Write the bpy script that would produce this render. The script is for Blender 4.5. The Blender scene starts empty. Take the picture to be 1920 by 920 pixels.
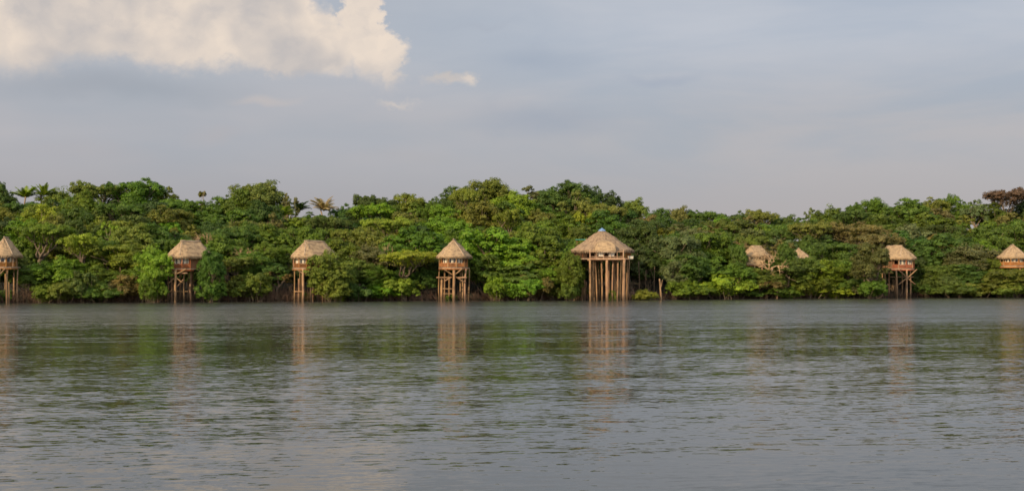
import bpy, math, random
import numpy as np
from mathutils import Vector, Matrix
R = math.radians
scn = bpy.context.scene
COL = scn.collection

# ------------------------------------------------------------------ camera
F = 2240.0                      # focal length in photo pixels (photo 1920 x 920)
HOR = 515.0                     # row of the horizon in the photo
CAMZ = 4.0
cam = bpy.data.objects.new('camera', bpy.data.cameras.new('camera'))
COL.objects.link(cam)
cam.location = (0, 0, CAMZ)
cam.rotation_euler = (R(90), 0, 0)
cam.data.sensor_width = 36
cam.data.lens = 36 * F / 1920
cam.data.shift_y = (HOR - 460) / 1920
cam.data.clip_end = 9000
scn.camera = cam

# ------------------------------------------------------------------ node helper
class NT:
    def __init__(s, tree):
        s.t = tree; s.n = tree.nodes; s.l = tree.links
    def node(s, typ, **kw):
        nd = s.n.new(typ)
        for k, v in kw.items(): setattr(nd, k, v)
        return nd
    def put(s, sock, v):
        if isinstance(v, bpy.types.NodeSocket): s.l.new(v, sock)
        elif v is not None: sock.default_value = v
    def m(s, op, a, b=None, c=None, clamp=False):
        nd = s.node('ShaderNodeMath', operation=op, use_clamp=clamp)
        for i, v in enumerate((a, b, c)): s.put(nd.inputs[i], v)
        return nd.outputs[0]
    def v(s, op, a, b=None, c=None):
        nd = s.node('ShaderNodeVectorMath', operation=op)
        s.put(nd.inputs[0], a)
        if b is not None: s.put(nd.inputs[1], b)
        if c is not None: s.put(nd.inputs[3] if op == 'SCALE' else nd.inputs[2], c)
        return nd.outputs['Value' if op in ('LENGTH', 'DOT_PRODUCT') else 'Vector']
    def noise(s, vec, scale, detail=4, rough=.5, out='Fac', dist=0):
        nd = s.node('ShaderNodeTexNoise')
        s.put(nd.inputs['Vector'], vec)
        nd.inputs['Scale'].default_value = scale; nd.inputs['Detail'].default_value = detail
        nd.inputs['Roughness'].default_value = rough; nd.inputs['Distortion'].default_value = dist
        return nd.outputs[out]
    def mix(s, f, a, b, mode='MIX'):
        nd = s.node('ShaderNodeMix', data_type='RGBA', blend_type=mode)
        s.put(nd.inputs[0], f)
        for i, v in ((6, a), (7, b)):
            if isinstance(v, tuple) and len(v) == 3: v = (*v, 1)
            s.put(nd.inputs[i], v)
        return nd.outputs[2]
    def ss(s, x, a, b, lo=0., hi=1.):
        nd = s.node('ShaderNodeMapRange', interpolation_type='SMOOTHSTEP')
        s.put(nd.inputs[0], x); nd.inputs[1].default_value = a; nd.inputs[2].default_value = b
        nd.inputs[3].default_value = lo; nd.inputs[4].default_value = hi
        return nd.outputs[0]
    def comb(s, x, y, z=0.):
        nd = s.node('ShaderNodeCombineXYZ')
        for i, v in enumerate((x, y, z)): s.put(nd.inputs[i], v)
        return nd.outputs[0]
    def sep(s, v):
        nd = s.node('ShaderNodeSeparateXYZ'); s.put(nd.inputs[0], v); return nd.outputs
def lin(r, g, b):
    return tuple((c / 255 / 12.92 if c < 11 else ((c / 255 + .055) / 1.055) ** 2.4) for c in (r, g, b))

# ------------------------------------------------------------------ light
SUN_EL, SUN_AZ = R(23), R(36)            # low sun behind the camera, to its left
sd = bpy.data.lights.new('sun', 'SUN'); sun = bpy.data.objects.new('sun', sd); COL.objects.link(sun)
sd.energy = 4.4; sd.angle = R(0.6); sd.color = (1.0, .79, .54)
to_sun = Vector((-math.sin(SUN_AZ) * math.cos(SUN_EL), -math.cos(SUN_AZ) * math.cos(SUN_EL), math.sin(SUN_EL)))
sun.rotation_euler = to_sun.to_track_quat('Z', 'Y').to_euler()

world = bpy.data.worlds.new('World'); scn.world = world; world.use_nodes = True
def build_sky():
    w = NT(world.node_tree)
    for n in list(w.n): w.n.remove(n)
    out = w.node('ShaderNodeOutputWorld'); bg = w.node('ShaderNodeBackground'); w.l.new(bg.outputs[0], out.inputs[0])
    bg.inputs[1].default_value = 0.1
    sky = w.node('ShaderNodeTexSky', sky_type='NISHITA', sun_disc=False, sun_elevation=SUN_EL, sun_rotation=math.pi + SUN_AZ,
                 air_density=1.0, dust_density=2.0, ozone_density=1.0)
    d = w.node('ShaderNodeTexCoord').outputs['Generated']
    x, y, z = w.sep(d)
    az = w.m('ARCTAN2', x, y); el = w.m('ARCSINE', z)
    U = w.m('MULTIPLY', az, F / 100); V = w.m('MULTIPLY', el, F / 100)     # sky position in units of 2.56 degrees
    P = w.comb(U, V)
    # wispy warp of the cumulus outlines
    P3 = w.v('MULTIPLY', P, (1, 1.25, 1))
    n1 = w.noise(P3, .55, 3, .55, 'Color'); n2 = w.noise(P3, 2.4, 5, .6, 'Color')
    w1 = w.v('MULTIPLY', w.v('SUBTRACT', n1, (.5, .5, .5)), (1.3, .8, 0))
    w2 = w.v('MULTIPLY', w.v('SUBTRACT', n2, (.5, .5, .5)), (.62, .5, 0))
    n3 = w.noise(P3, 7.5, 4, .65, 'Color')
    w3 = w.v('MULTIPLY', w.v('SUBTRACT', n3, (.5, .5, .5)), (.24, .20, 0))
    Q = w.v('ADD', P, w.v('ADD', w3, w.v('ADD', w1, w2)))
    blobs = [(20, 95, 130, 82), (90, 130, 110, 50), (330, 90, 200, 70), (600, 118, 110, 50), (170, 75, 150, 85), (320, 40, 190, 85), (470, 60, 190, 90), (600, 88, 130, 66),
             (690, 40, 46, 62), (715, 115, 66, 62), (748, 140, 30, 36), (545, 120, 100, 34), (560, -60, 250, 70), (250, -60, 220, 70), (-200, 60, 260, 100),
             (845, 152, 58, 20), (878, 156, 26, 24),  (748, 190, 50, 13), (1400, -420, 500, 120), (-900, 60, 500, 120), (2900, 150, 420, 90)]
    f = None
    for (bx, by, rx, ry) in blobs:
        c = ((bx - 960) / 100, (515 - by) / 100, 0)
        q = w.v('DIVIDE', w.v('SUBTRACT', Q, c), (rx / 100, ry / 100, 1))
        g = w.m('SUBTRACT', 1.0, w.v('LENGTH', q))
        f = g if f is None else w.m('SMOOTH_MAX', f, g, .12)
    # crisp above, soft towards the base
    under = w.ss(w.m('SUBTRACT', V, w.m('MULTIPLY', w.m('ABSOLUTE', w.m('ADD', U, 6.0)), .05)), 3.0, 4.3)
    soft = w.m('ADD', .24, w.m('MULTIPLY', w.m('SUBTRACT', 1.0, under), .85))
    small = w.ss(V, 3.42, 3.62, .30, 0.)          # the little scraps under the big cloud are thin
    mask = w.m('DIVIDE', f, w.m('ADD', soft, small), clamp=True)
    mask = w.ss(mask, 0, 1)
    # billow light: side turned to the sun is cream, the hollows go lavender grey
    b1 = w.noise(w.v('ADD', Q, (3.1, 1.7, 0)), .85, 4, .5); b2 = w.noise(w.v('ADD', Q, (3.28, 1.55, 0)), .85, 4, .5)
    bl = w.m('ADD', w.m('MULTIPLY', w.m('SUBTRACT', b1, b2), 3.2), .5, clamp=True)
    b3 = w.noise(P3, .45, 3, .5)
    lit = w.m('ADD', w.m('MULTIPLY', bl, .55), w.ss(b3, .38, .58, -.1, .6), clamp=True)
    base = w.ss(w.m('ADD', V, w.m('MULTIPLY', w.m('SUBTRACT', b3, .5), 3.0)), 3.7, 4.5)
    lit = w.m('MULTIPLY', lit, w.m('ADD', w.m('MULTIPLY', base, .35), .65))
    ccol = w.mix(lit, lin(194, 188, 186), lin(240, 223, 206))
    ccol = w.mix(w.ss(f, .0, .35, .45, 0), ccol, lin(206, 198, 196))
    # thin high layers behind
    st = w.v('MULTIPLY', P, (.16, .75, 1))
    s1 = w.noise(w.v('ADD', st, (7.3, 2.2, 0)), 1.0, 5, .55, dist=.35)
    s2 = w.noise(w.v('ADD', w.v('MULTIPLY', P, (.10, .34, 1)), (1.3, 9.2, 0)), 1.0, 4, .5)
    up = w.ss(V, 0.8, 4.6)
    right = w.ss(U, -6.0, 4.0)
    low = w.mix(right, lin(168, 165, 169), lin(177, 172, 174))
    hi_l = w.mix(s1, lin(160, 169, 181), lin(198, 199, 204))
    hi_r = w.mix(w.ss(s1, .3, .7), lin(176, 185, 199), lin(193, 197, 206))
    mid = w.mix(w.ss(s2, .38, .62), lin(168, 173, 182), lin(185, 182, 186))
    v1 = w.mix(w.ss(V, .9, 2.6), low, w.mix(right, mid, w.mix(w.ss(s1, .35, .65), lin(168, 174, 184), lin(184, 181, 184))))
    veil = w.mix(w.ss(V, 2.4, 4.6), v1, w.mix(right, hi_l, hi_r))
    # darker blue streaks and a paler bank low on the left
    for (bx, by, rx, ry, a_, cl) in ((1000, 112, 130, 34, .55, lin(160, 170, 186)), (1010, 228, 190, 42, .60, lin(158, 166, 180)), (1240, 148, 90, 12, .5, lin(164, 172, 188)), (900, 45, 90, 8, .4, lin(172, 178, 190)),
                                (230, 180, 330, 38, .55, lin(156, 162, 172)), (420, 262, 70, 26, .5, lin(182, 177, 180)), (170, 300, 190, 26, .35, lin(180, 175, 178)), (760, 300, 160, 22, .35, lin(178, 175, 178)), (510, 190, 80, 12, .6, lin(200, 190, 186)), (1925, 270, 75, 32, .7, lin(196, 186, 184))):
        q = w.v('DIVIDE', w.v('SUBTRACT', w.v('ADD', P, w1), ((bx - 960) / 100, (515 - by) / 100, 0)), (rx / 100, ry / 100, 1))
        veil = w.mix(w.ss(w.v('LENGTH', q), 0., 1.1, a_, 0), veil, cl)
    veil = w.mix(mask, veil, ccol)
    # sky round the low sun and overhead brightened out of view, added fill light
    fill_glow = w.m('ADD', w.ss(w.m('MULTIPLY', y, -1.0), -.2, .8, 0, 1.6), w.ss(z, .35, .9, 0, .9))
    veil10 = w.v('SCALE', veil, c=w.m('MULTIPLY', w.m('ADD', fill_glow, 1.0), 10.0))
    # high overhead the veil thins and the real sky takes over
    thin = w.ss(V, 6.0, 22.0, .06, .45)
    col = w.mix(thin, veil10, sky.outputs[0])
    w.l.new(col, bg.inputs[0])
build_sky()
scn.view_settings.view_transform = 'Standard'
scn.view_settings.look = 'None'
scn.view_settings.exposure = 0.0
scn.view_settings.gamma = 1.0
scn.cycles.filter_width = 1.6
scn.cycles.max_bounces = 6
scn.cycles.diffuse_bounces = 3
scn.cycles.glossy_bounces = 3
scn.cycles.transmission_bounces = 3

# ------------------------------------------------------------------ placement helpers
SH_X = [-400, -150, -74.6, -9.3, 16, 40, 70, 93.5, 160, 400]
SH_Y = [100, 158, 174, 190, 192, 205, 216, 218, 225, 240]
def shore(X): return float(np.interp(X, SH_X, SH_Y))
def at(px, t):
    """photo column and distance behind the waterline -> X, Y"""
    D = 190 + t
    for _ in range(12):
        X = (px - 960) / F * D
        D = shore(X) + t
    return (px - 960) / F * D, D
def zat(py, D): return CAMZ + (HOR - py) / F * D
SKY = [(-200, 350), (0, 345), (25, 360), (60, 357), (130, 358), (180, 350), (222, 350), (260, 336), (300, 343), (322, 364), (345, 380), (370, 374), (410, 370), (435, 360), (470, 349),
       (500, 349), (530, 363), (550, 378), (580, 395), (640, 390), (660, 383), (690, 375), (735, 377), (765, 365), (790, 372), (815, 372), (840, 356), (880, 349),
       (920, 341), (955, 346), (980, 351), (1005, 352), (1030, 346), (1070, 341), (1110, 345), (1130, 365), (1150, 362), (1165, 378), (1195, 379), (1215, 393), (1260, 392),
       (1300, 400), (1380, 398), (1450, 406), (1475, 409), (1500, 403), (1530, 394), (1590, 396), (1600, 383), (1640, 377), (1700, 373), (1780, 367), (1830, 378), (1870, 364), (1920, 370), (2150, 372)]
def sky_row(px): return float(np.interp(px, [a for a, b in SKY], [b for a, b in SKY]))
def sm(a, b, x):
    k = min(1, max(0, (x - a) / (b - a))); return k * k * (3 - 2 * k)
BACK = 56.0
def sky_smooth(px):
    return sum(sky_row(px + d) for d in (-90, -60, -30, 0, 30, 60, 90)) / 7
def terrain(X, Y):
    t = Y - shore(X)
    px = 960 + F * X / Y if abs(X) < 0.7 * Y else (960 + F * .7 * (1 if X > 0 else -1))
    px = min(2200, max(-250, px))
    top = zat(sky_smooth(px), shore(X) + BACK) - 10.5
    if t < 2: return -2.2 + 2.2 * sm(-8, 2, t)
    return 0.9 * sm(2, 5, t) + (top - .9) * sm(2, BACK + 6, t) + 4.2 * sm(BACK + 6, 86, t)

# ------------------------------------------------------------------ materials
def mat(name):
    m = bpy.data.materials.new(name); m.use_nodes = True
    t = NT(m.node_tree); b = t.n['Principled BSDF']
    return m, t, b
def objco(t): return t.node('ShaderNodeTexCoord').outputs['Object']
def mat_foliage():
    m, t, b = mat('foliage')
    info = t.node('ShaderNodeObjectInfo'); geo = t.node('ShaderNodeNewGeometry')
    rnd = geo.outputs['Random Per Island']
    co = objco(t)
    big = t.noise(co, .55, 2)
    k = t.m('ADD', t.m('MULTIPLY', rnd, .38), t.m('MULTIPLY', t.ss(big, .35, .65), .55))
    k = t.m('ADD', k, .64)
    c = t.v('SCALE', info.outputs['Color'], c=k)
    # a share of the leaves is young yellow green or dry
    yl = t.m('GREATER_THAN', t.m('FRACT', t.m('MULTIPLY', rnd, 17.3)), .80)
    c = t.mix(t.m('MULTIPLY', yl, .28), c, t.v('MULTIPLY', c, (1.9, 1.35, .7)))
    dif = t.node('ShaderNodeBsdfPrincipled'); t.l.new(c, dif.inputs['Base Color'])
    dif.inputs['Roughness'].default_value = .55; dif.inputs['Specular IOR Level'].default_value = .22
    tr = t.node('ShaderNodeBsdfTranslucent'); t.l.new(t.v('MULTIPLY', c, (1.3, 1.5, .5)), tr.inputs[0])
    mx = t.node('ShaderNodeMixShader'); mx.inputs[0].default_value = .33
    t.l.new(dif.outputs[0], mx.inputs[1]); t.l.new(tr.outputs[0], mx.inputs[2])
    t.l.new(mx.outputs[0], t.n['Material Output'].inputs[0])
    return m
def mat_streak(name, c0, c1, c2, sc=(3, 3, .5), s=1.6, rough=.85, bump=.3, useobj=False, tide=False):
    m, t, b = mat(name)
    co = t.v('MULTIPLY', objco(t), sc)
    n = t.noise(co, s, 5, .6); n2 = t.noise(objco(t), .8, 3)
    c = t.mix(t.ss(n, .3, .7), c0, c1); c = t.mix(t.ss(n2, .45, .75), c, c2)
    if useobj:
        info = t.node('ShaderNodeObjectInfo'); c = t.v('MULTIPLY', c, info.outputs['Color'])
    if tide:                                          # water stained foot of the posts
        z = t.sep(objco(t))[2]; c = t.mix(t.ss(t.m('ADD', z, t.m('MULTIPLY', n2, .9)), .7, 1.7, .72, 0), c, (.05, .035, .022))
    t.l.new(c, b.inputs['Base Color']); b.inputs['Roughness'].default_value = rough
    b.inputs['Specular IOR Level'].default_value = .2
    bp = t.node('ShaderNodeBump'); bp.inputs['Strength'].default_value = bump; bp.inputs['Distance'].default_value = .05
    t.l.new(n, bp.inputs['Height']); t.l.new(bp.outputs[0], b.inputs['Normal'])
    return m
def mat_thatch(name, a, bcol, ccol):
    m, t, b = mat(name)
    uv = t.node('ShaderNodeUVMap').outputs[0]
    n = t.noise(t.v('MULTIPLY', uv, (9, .9, 1)), 1.5, 6, .65)
    n2 = t.noise(t.v('MULTIPLY', uv, (1.2, 2.2, 1)), 1.0, 4, .6)
    co = t.mix(t.ss(n, .36, .64), a, bcol); co = t.mix(t.ss(n2, .45, .65), co, ccol)
    n3 = t.noise(t.v('MULTIPLY', uv, (2.6, .7, 1)), 1.0, 4, .65)
    co = t.mix(t.ss(n3, .55, .72, 0, .55), co, (.12, .10, .075))
    rows = t.noise(t.v('MULTIPLY', uv, (.8, 5.5, 1)), 1.0, 3, .5)
    co = t.mix(t.ss(rows, .5, .62, 0, .3), co, t.v('SCALE', co, c=.6))
    t.l.new(co, b.inputs['Base Color']); b.inputs['Roughness'].default_value = .9; b.inputs['Specular IOR Level'].default_value = .15
    bp = t.node('ShaderNodeBump'); bp.inputs['Strength'].default_value = .7; bp.inputs['Distance'].default_value = .08
    t.l.new(t.m('ADD', n, rows), bp.inputs['Height']); t.l.new(bp.outputs[0], b.inputs['Normal'])
    return m
M_FOL = mat_foliage()
M_BARK = mat_streak('bark', (.16, .12, .08), (.30, .235, .16), (.10, .075, .05), useobj=True)
M_LOG = mat_streak('weathered log', (.30, .17, .085), (.42, .25, .13), (.20, .12, .07), bump=.4, useobj=True, tide=True)
M_RED = mat_streak('red stained timber', (.34, .085, .036), (.44, .15, .06), (.20, .07, .035), sc=(6, 6, .8), useobj=True)
M_BOARD = mat_streak('brown boarding', (.25, .12, .06), (.34, .17, .085), (.15, .08, .045), sc=(9, 9, .6))
M_CREAM = mat_streak('cream painted timber', (.62, .54, .38), (.72, .64, .47), (.52, .44, .30), sc=(3, 3, 1), bump=.1)
M_OCHRE = mat_streak('ochre boarding', (.58, .40, .20), (.66, .48, .26), (.40, .26, .13), sc=(5, 5, 1), bump=.1)
M_DECK = mat_streak('deck planks', (.30, .20, .12), (.40, .28, .18), (.2, .13, .09), sc=(1, 7, 1))
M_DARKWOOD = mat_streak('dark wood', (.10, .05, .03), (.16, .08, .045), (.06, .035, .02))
M_RAIL = mat_streak('rail wood', (.38, .22, .12), (.48, .31, .19), (.30, .15, .08))
M_TWIG = mat_streak('brown twigs', (.13, .075, .045), (.22, .13, .08), (.07, .06, .03), sc=(.4, .4, .4))
M_THATCH = mat_thatch('palm thatch', (.35, .235, .125), (.47, .325, .18), (.25, .17, .10))
M_THATCH_OLD = mat_thatch('weathered thatch', (.29, .19, .11), (.39, .27, .16), (.20, .135, .085))
M_THATCH_CAP = mat_thatch('pale thatch', (.42, .30, .19), (.50, .37, .245), (.34, .24, .15))
def mat_plain(name, c, rough=.6, metal=0.):
    m, t, b = mat(name)
    n = t.noise(objco(t), 3.0, 4, .6)
    t.l.new(t.mix(t.ss(n, .3, .7, 0, .5), c, tuple(v * .7 for v in c)), b.inputs['Base Color'])
    b.inputs['Roughness'].default_value = rough; b.inputs['Metallic'].default_value = metal
    return m
M_GLASS = mat_plain('dark window glass', (.02, .022, .02), .15)
M_BLUE = mat_plain('blue sheet metal', (.16, .27, .45), .5)
M_TEAL = mat_plain('teal sheet', (.06, .35, .27), .6)
M_CLOTH = mat_plain('cream canvas', (.72, .64, .50), .9)
def mat_ground():
    m, t, b = mat('forest floor')
    co = objco(t); n = t.noise(co, .5, 6, .6); n2 = t.noise(co, 4, 4, .6)
    c = t.mix(t.ss(n, .35, .65), (.040, .028, .018), (.022, .032, .012)); c = t.mix(t.ss(n2, .5, .7, 0, .6), c, (.065, .045, .028))
    t.l.new(c, b.inputs['Base Color']); b.inputs['Roughness'].default_value = .95
    bp = t.node('ShaderNodeBump'); bp.inputs['Distance'].default_value = .3
    t.l.new(n2, bp.inputs['Height']); t.l.new(bp.outputs[0], b.inputs['Normal'])
    return m
def mat_water():
    m, t, b = mat('river water')
    b.inputs['Base Color'].default_value = (.050, .049, .038, 1)
    b.inputs['IOR'].default_value = 1.333
    co = objco(t); x, y, z = t.sep(co)
    # wave slopes: crests run roughly across the view, slightly turned
    rot = t.comb(t.m('ADD', x, t.m('MULTIPLY', y, .10)), t.m('SUBTRACT', y, t.m('MULTIPLY', x, .10)), 0.)
    rot2 = t.comb(t.m('ADD', x, t.m('MULTIPLY', y, .2)), t.m('SUBTRACT', y, t.m('MULTIPLY', x, .2)), 0.)
    rip = t.noise(t.v('MULTIPLY', rot, (3.2, 9.0, 1)), 1.0, 3, .55, 'Color')
    chop = t.noise(t.v('MULTIPLY', rot, (.9, 5.0, 1)), 1.0, 3, .5, 'Color')
    swell = t.noise(t.v('MULTIPLY', rot2, (.045, .30, 1)), 1.0, 3, .5, 'Color')
    wind = t.noise(t.v('MULTIPLY', rot, (.012, .045, 1)), 1.0, 3, .5)
    far = t.ss(y, 72, 122)
    lee = t.ss(t.m('SUBTRACT', y, t.m('MULTIPLY_ADD', x, .26, 193.5)), -20, -5)
    def sl(c, ax, ay): return t.v('MULTIPLY', t.v('SUBTRACT', c, (.5, .5, .5)), (ax, ay, 0))
    s = t.v('ADD', t.v('ADD', sl(rip, .17, .19), sl(chop, .10, .17)), sl(swell, .015, .085))
    gust = t.m('ADD', t.m('MULTIPLY', t.ss(wind, .38, .62), .55), t.m('ADD', t.ss(y, 20, 45, .66, .72), t.m('MULTIPLY', far, 2.7)))
    gust = t.m('MULTIPLY', gust, t.m('MULTIPLY_ADD', lee, -.85, 1.0))
    s = t.v('SCALE', s, c=gust)
    nrm = t.v('NORMALIZE', t.v('ADD', s, (0, 0, 1)))
    t.l.new(nrm, b.inputs['Normal'])
    t.l.new(t.m('ADD', .03, t.m('MULTIPLY', far, t.m('MULTIPLY_ADD', lee, -.12, .17))), b.inputs['Roughness'])
    return m

# ------------------------------------------------------------------ mesh helpers
class MB:
    def __init__(s): s.v = []; s.f = []; s.uv = {}
    def tube(s, pts, rads, n=7, cap=True, rough=0, rng=None):
        pts = [Vector(p) for p in pts]; base = len(s.v); up = Vector((0, 0, 1))
        for i, p in enumerate(pts):
            d = (pts[min(i + 1, len(pts) - 1)] - pts[max(i - 1, 0)])
            d = d.normalized() if d.length > 1e-6 else up
            a = d.cross(Vector((1, 0, 0)) if abs(d.x) < .8 else Vector((0, 1, 0))).normalized(); b = d.cross(a)
            for k in range(n):
                r = rads[i] * (1 + (rng.uniform(-rough, rough) if rng else 0))
                s.v.append(p + (a * math.cos(2 * math.pi * k / n) + b * math.sin(2 * math.pi * k / n)) * r)
        for i in range(len(pts) - 1):
            for k in range(n):
                a0 = base + i * n + k; a1 = base + i * n + (k + 1) % n
                s.f.append((a0, a1, a1 + n, a0 + n))
        if cap:
            s.f.append(tuple(base + k for k in range(n))[::-1]); s.f.append(tuple(base + (len(pts) - 1) * n + k for k in range(n)))
        return s
    def bar(s, a, b, w, h=None):
        """square bar between two points with slightly eased ends"""
        a = Vector(a); b = Vector(b); h = h or w; d = (b - a).normalized()
        side = d.cross(Vector((0, 0, 1)))
        side = side.normalized() if side.length > 1e-3 else Vector((1, 0, 0))
        up = side.cross(d); base = len(s.v)
        for p in (a, b):
            for (i, j) in ((-1, -1), (1, -1), (1, 1), (-1, 1)): s.v.append(p + side * i * w / 2 + up * j * h / 2)
        for q in ((0, 3, 2, 1), (4, 5, 6, 7), (0, 1, 5, 4), (1, 2, 6, 5), (2, 3, 7, 6), (3, 0, 4, 7)): s.f.append(tuple(base + k for k in q))
        return s
    def prism(s, poly, z0, z1):
        n = len(poly); base = len(s.v)
        for z in (z0, z1):
            for x, y in poly: s.v.append(Vector((x, y, z)))
        s.f.append(tuple(base + k for k in range(n))[::-1]); s.f.append(tuple(base + n + k for k in range(n)))
        for k in range(n): s.f.append((base + k, base + (k + 1) % n, base + n + (k + 1) % n, base + n + k))
        return s
    def build(s, name, m, parent=None, smooth=False, uv=None):
        me = bpy.data.meshes.new(name); me.from_pydata([tuple(v) for v in s.v], [], s.f)
        if uv is not None:
            l = me.uv_layers.new(name='UVMap'); vi = np.zeros(len(me.loops), np.int32); me.loops.foreach_get('vertex_index', vi)
            l.data.foreach_set('uv', np.asarray(uv, np.float32)[vi].ravel())
        me.materials.append(m)
        if smooth: me.polygons.foreach_set('use_smooth', [True] * len(me.polygons))
        o = bpy.data.objects.new(name, me); COL.objects.link(o); o.parent = parent
        return o
def empty(name, loc, rz=0., label=None, cat=None, group=None):
    o = bpy.data.objects.new(name, None); COL.objects.link(o); o.location = loc; o.rotation_euler = (0, 0, rz)
    o.empty_display_size = .5
    tag(o, label, cat, group); return o
def tag(o, label=None, cat=None, group=None, kind=None):
    if label: o['label'] = label
    if cat: o['category'] = cat
    if group: o['group'] = group
    if kind: o['kind'] = kind
    return o

# ------------------------------------------------------------------ the setting: river and land
def grid_obj(name, xs, ys, zf, m):
    mb = MB()
    for y in ys:
        for x in xs: mb.v.append((x, y, zf(x, y)))
    nx = len(xs)
    for j in range(len(ys) - 1):
        for i in range(nx - 1): a = j * nx + i; mb.f.append((a, a + 1, a + 1 + nx, a + nx))
    return mb.build(name, m, smooth=True)
tag(grid_obj('river', [-3000, -600, 0, 600, 3000], [-800, -100, 0, 100, 230, 3000], lambda x, y: 0.0, mat_water()), kind='structure')
scn.render.film_transparent = False
xs = list(np.arange(-260, 261, 3.0)); xs = [-3000, -1200, -500] + [float(v) for v in xs] + [500, 1200, 3000]
_rg = random.Random(3)
def land(ts):
    mb = MB()
    for t in ts:
        for x in xs:
            Y = shore(x) + t
            z = terrain(x, Y) if t <= 90 else terrain(x, shore(x) + 90)
            if 3 < t < 90: z += .25 * math.sin(x * .7 + t) * math.cos(t * .5 - x * .23) * min(1, t / 10)
            mb.v.append((x, Y, z))
    n = len(xs)
    for j in range(len(ts) - 1):
        for i in range(n - 1): a = j * n + i; mb.f.append((a, a + 1, a + 1 + n, a + n))
    return mb.build('hillside_ground', mat_ground(), smooth=True)
tag(land([-8, -5, -3, -1, 0, 1, 2, 3, 4, 5, 6, 8, 10, 13, 16, 20, 24, 28, 33, 38, 43, 48, 53, 58, 64, 75, 90, 160, 400, 2800]), kind='structure')

# ------------------------------------------------------------------ foliage
def leaf_mesh(name, C, N, S, rng, m=None, asp=.58):
    """C centres, N facing, S length of each leaf spray: folded rhombi"""
    n = len(C); r = rng.normal(size=(n, 3)); N = N / np.linalg.norm(N, axis=1, keepdims=True)
    A = np.cross(N, r); A /= np.linalg.norm(A, axis=1, keepdims=True); B = np.cross(N, A)
    S = S[:, None]
    v = np.empty((n, 4, 3))
    v[:, 0] = C - A * S * .5; v[:, 1] = C - B * S * asp * .5 - N * S * .10
    v[:, 2] = C + A * S * .5 - N * S * .12; v[:, 3] = C + B * S * asp * .5 - N * S * .10
    me = bpy.data.meshes.new(name); me.vertices.add(4 * n); me.vertices.foreach_set('co', v.astype(np.float32).ravel())
    me.loops.add(4 * n); me.loops.foreach_set('vertex_index', np.arange(4 * n, dtype=np.int32))
    me.polygons.add(n); me.polygons.foreach_set('loop_start', np.arange(0, 4 * n, 4, dtype=np.int32))
    me.polygons.foreach_set('loop_total', np.full(n, 4, np.int32))
    me.materials.append(m or M_FOL); me.update(calc_edges=True)
    return me
def unit(rng, n, zmin=-1.):
    z = rng.uniform(zmin, 1, n); a = rng.uniform(0, 2 * math.pi, n); q = np.sqrt(1 - z * z)
    return np.stack([q * np.cos(a), q * np.sin(a), z], 1)
def limb(mb, a, b, r0, r1, rng, sag=.12, n=6):
    a = np.array(a, float); b = np.array(b, float); L = np.linalg.norm(b - a); pts = []; rd = []
    off = rng.normal(size=3) * L * .07
    for i in range(n):
        k = i / (n - 1); p = a * (1 - k) + b * k; p[2] += math.sin(k * math.pi) * L * sag * -.6
        p = p + off * math.sin(k * math.pi * 1.5) + rng.normal(size=3) * L * .015 * (0 < i < n - 1)
        pts.append(tuple(p)); rd.append(r0 * (1 - k) + r1 * k)
    mb.tube(pts, rd, 6)
    return pts
# kind: R crown radius, H full height, base of the crown, lobes, lobe radius, leaves, leaf size
KINDS = {
    'rounded':  dict(R=4.0, H=10, zb=2.4, n=48, lr=(.8, 1.6), leaves=17000, ls=.32, flat=.9, open=.0),
    'dense':    dict(R=4.2, H=10, zb=1.3, n=64, lr=(.75, 1.55), leaves=21000, ls=.32, flat=.95, open=.0),
    'spreading': dict(R=4.6, H=9.5, zb=6.2, n=34, lr=(.7, 1.35), leaves=13000, ls=.28, flat=.65, open=.0),
    'open':     dict(R=4.0, H=10, zb=4.2, n=24, lr=(.6, 1.15), leaves=6200, ls=.30, flat=.6, open=1.),
    'narrow':   dict(R=1.9, H=10, zb=3.5, n=20, lr=(.45, .9), leaves=4800, ls=.30, flat=.6, open=.5),
    'big leaved': dict(R=4.0, H=10, zb=1.3, n=52, lr=(.75, 1.5), leaves=9500, ls=.52, flat=.75, open=.0),
    'bushy':    dict(R=3.2, H=4.2, zb=.7, n=30, lr=(.6, 1.2), leaves=9000, ls=.28, flat=.85, open=.0),
}
PROTO = {}
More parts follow.
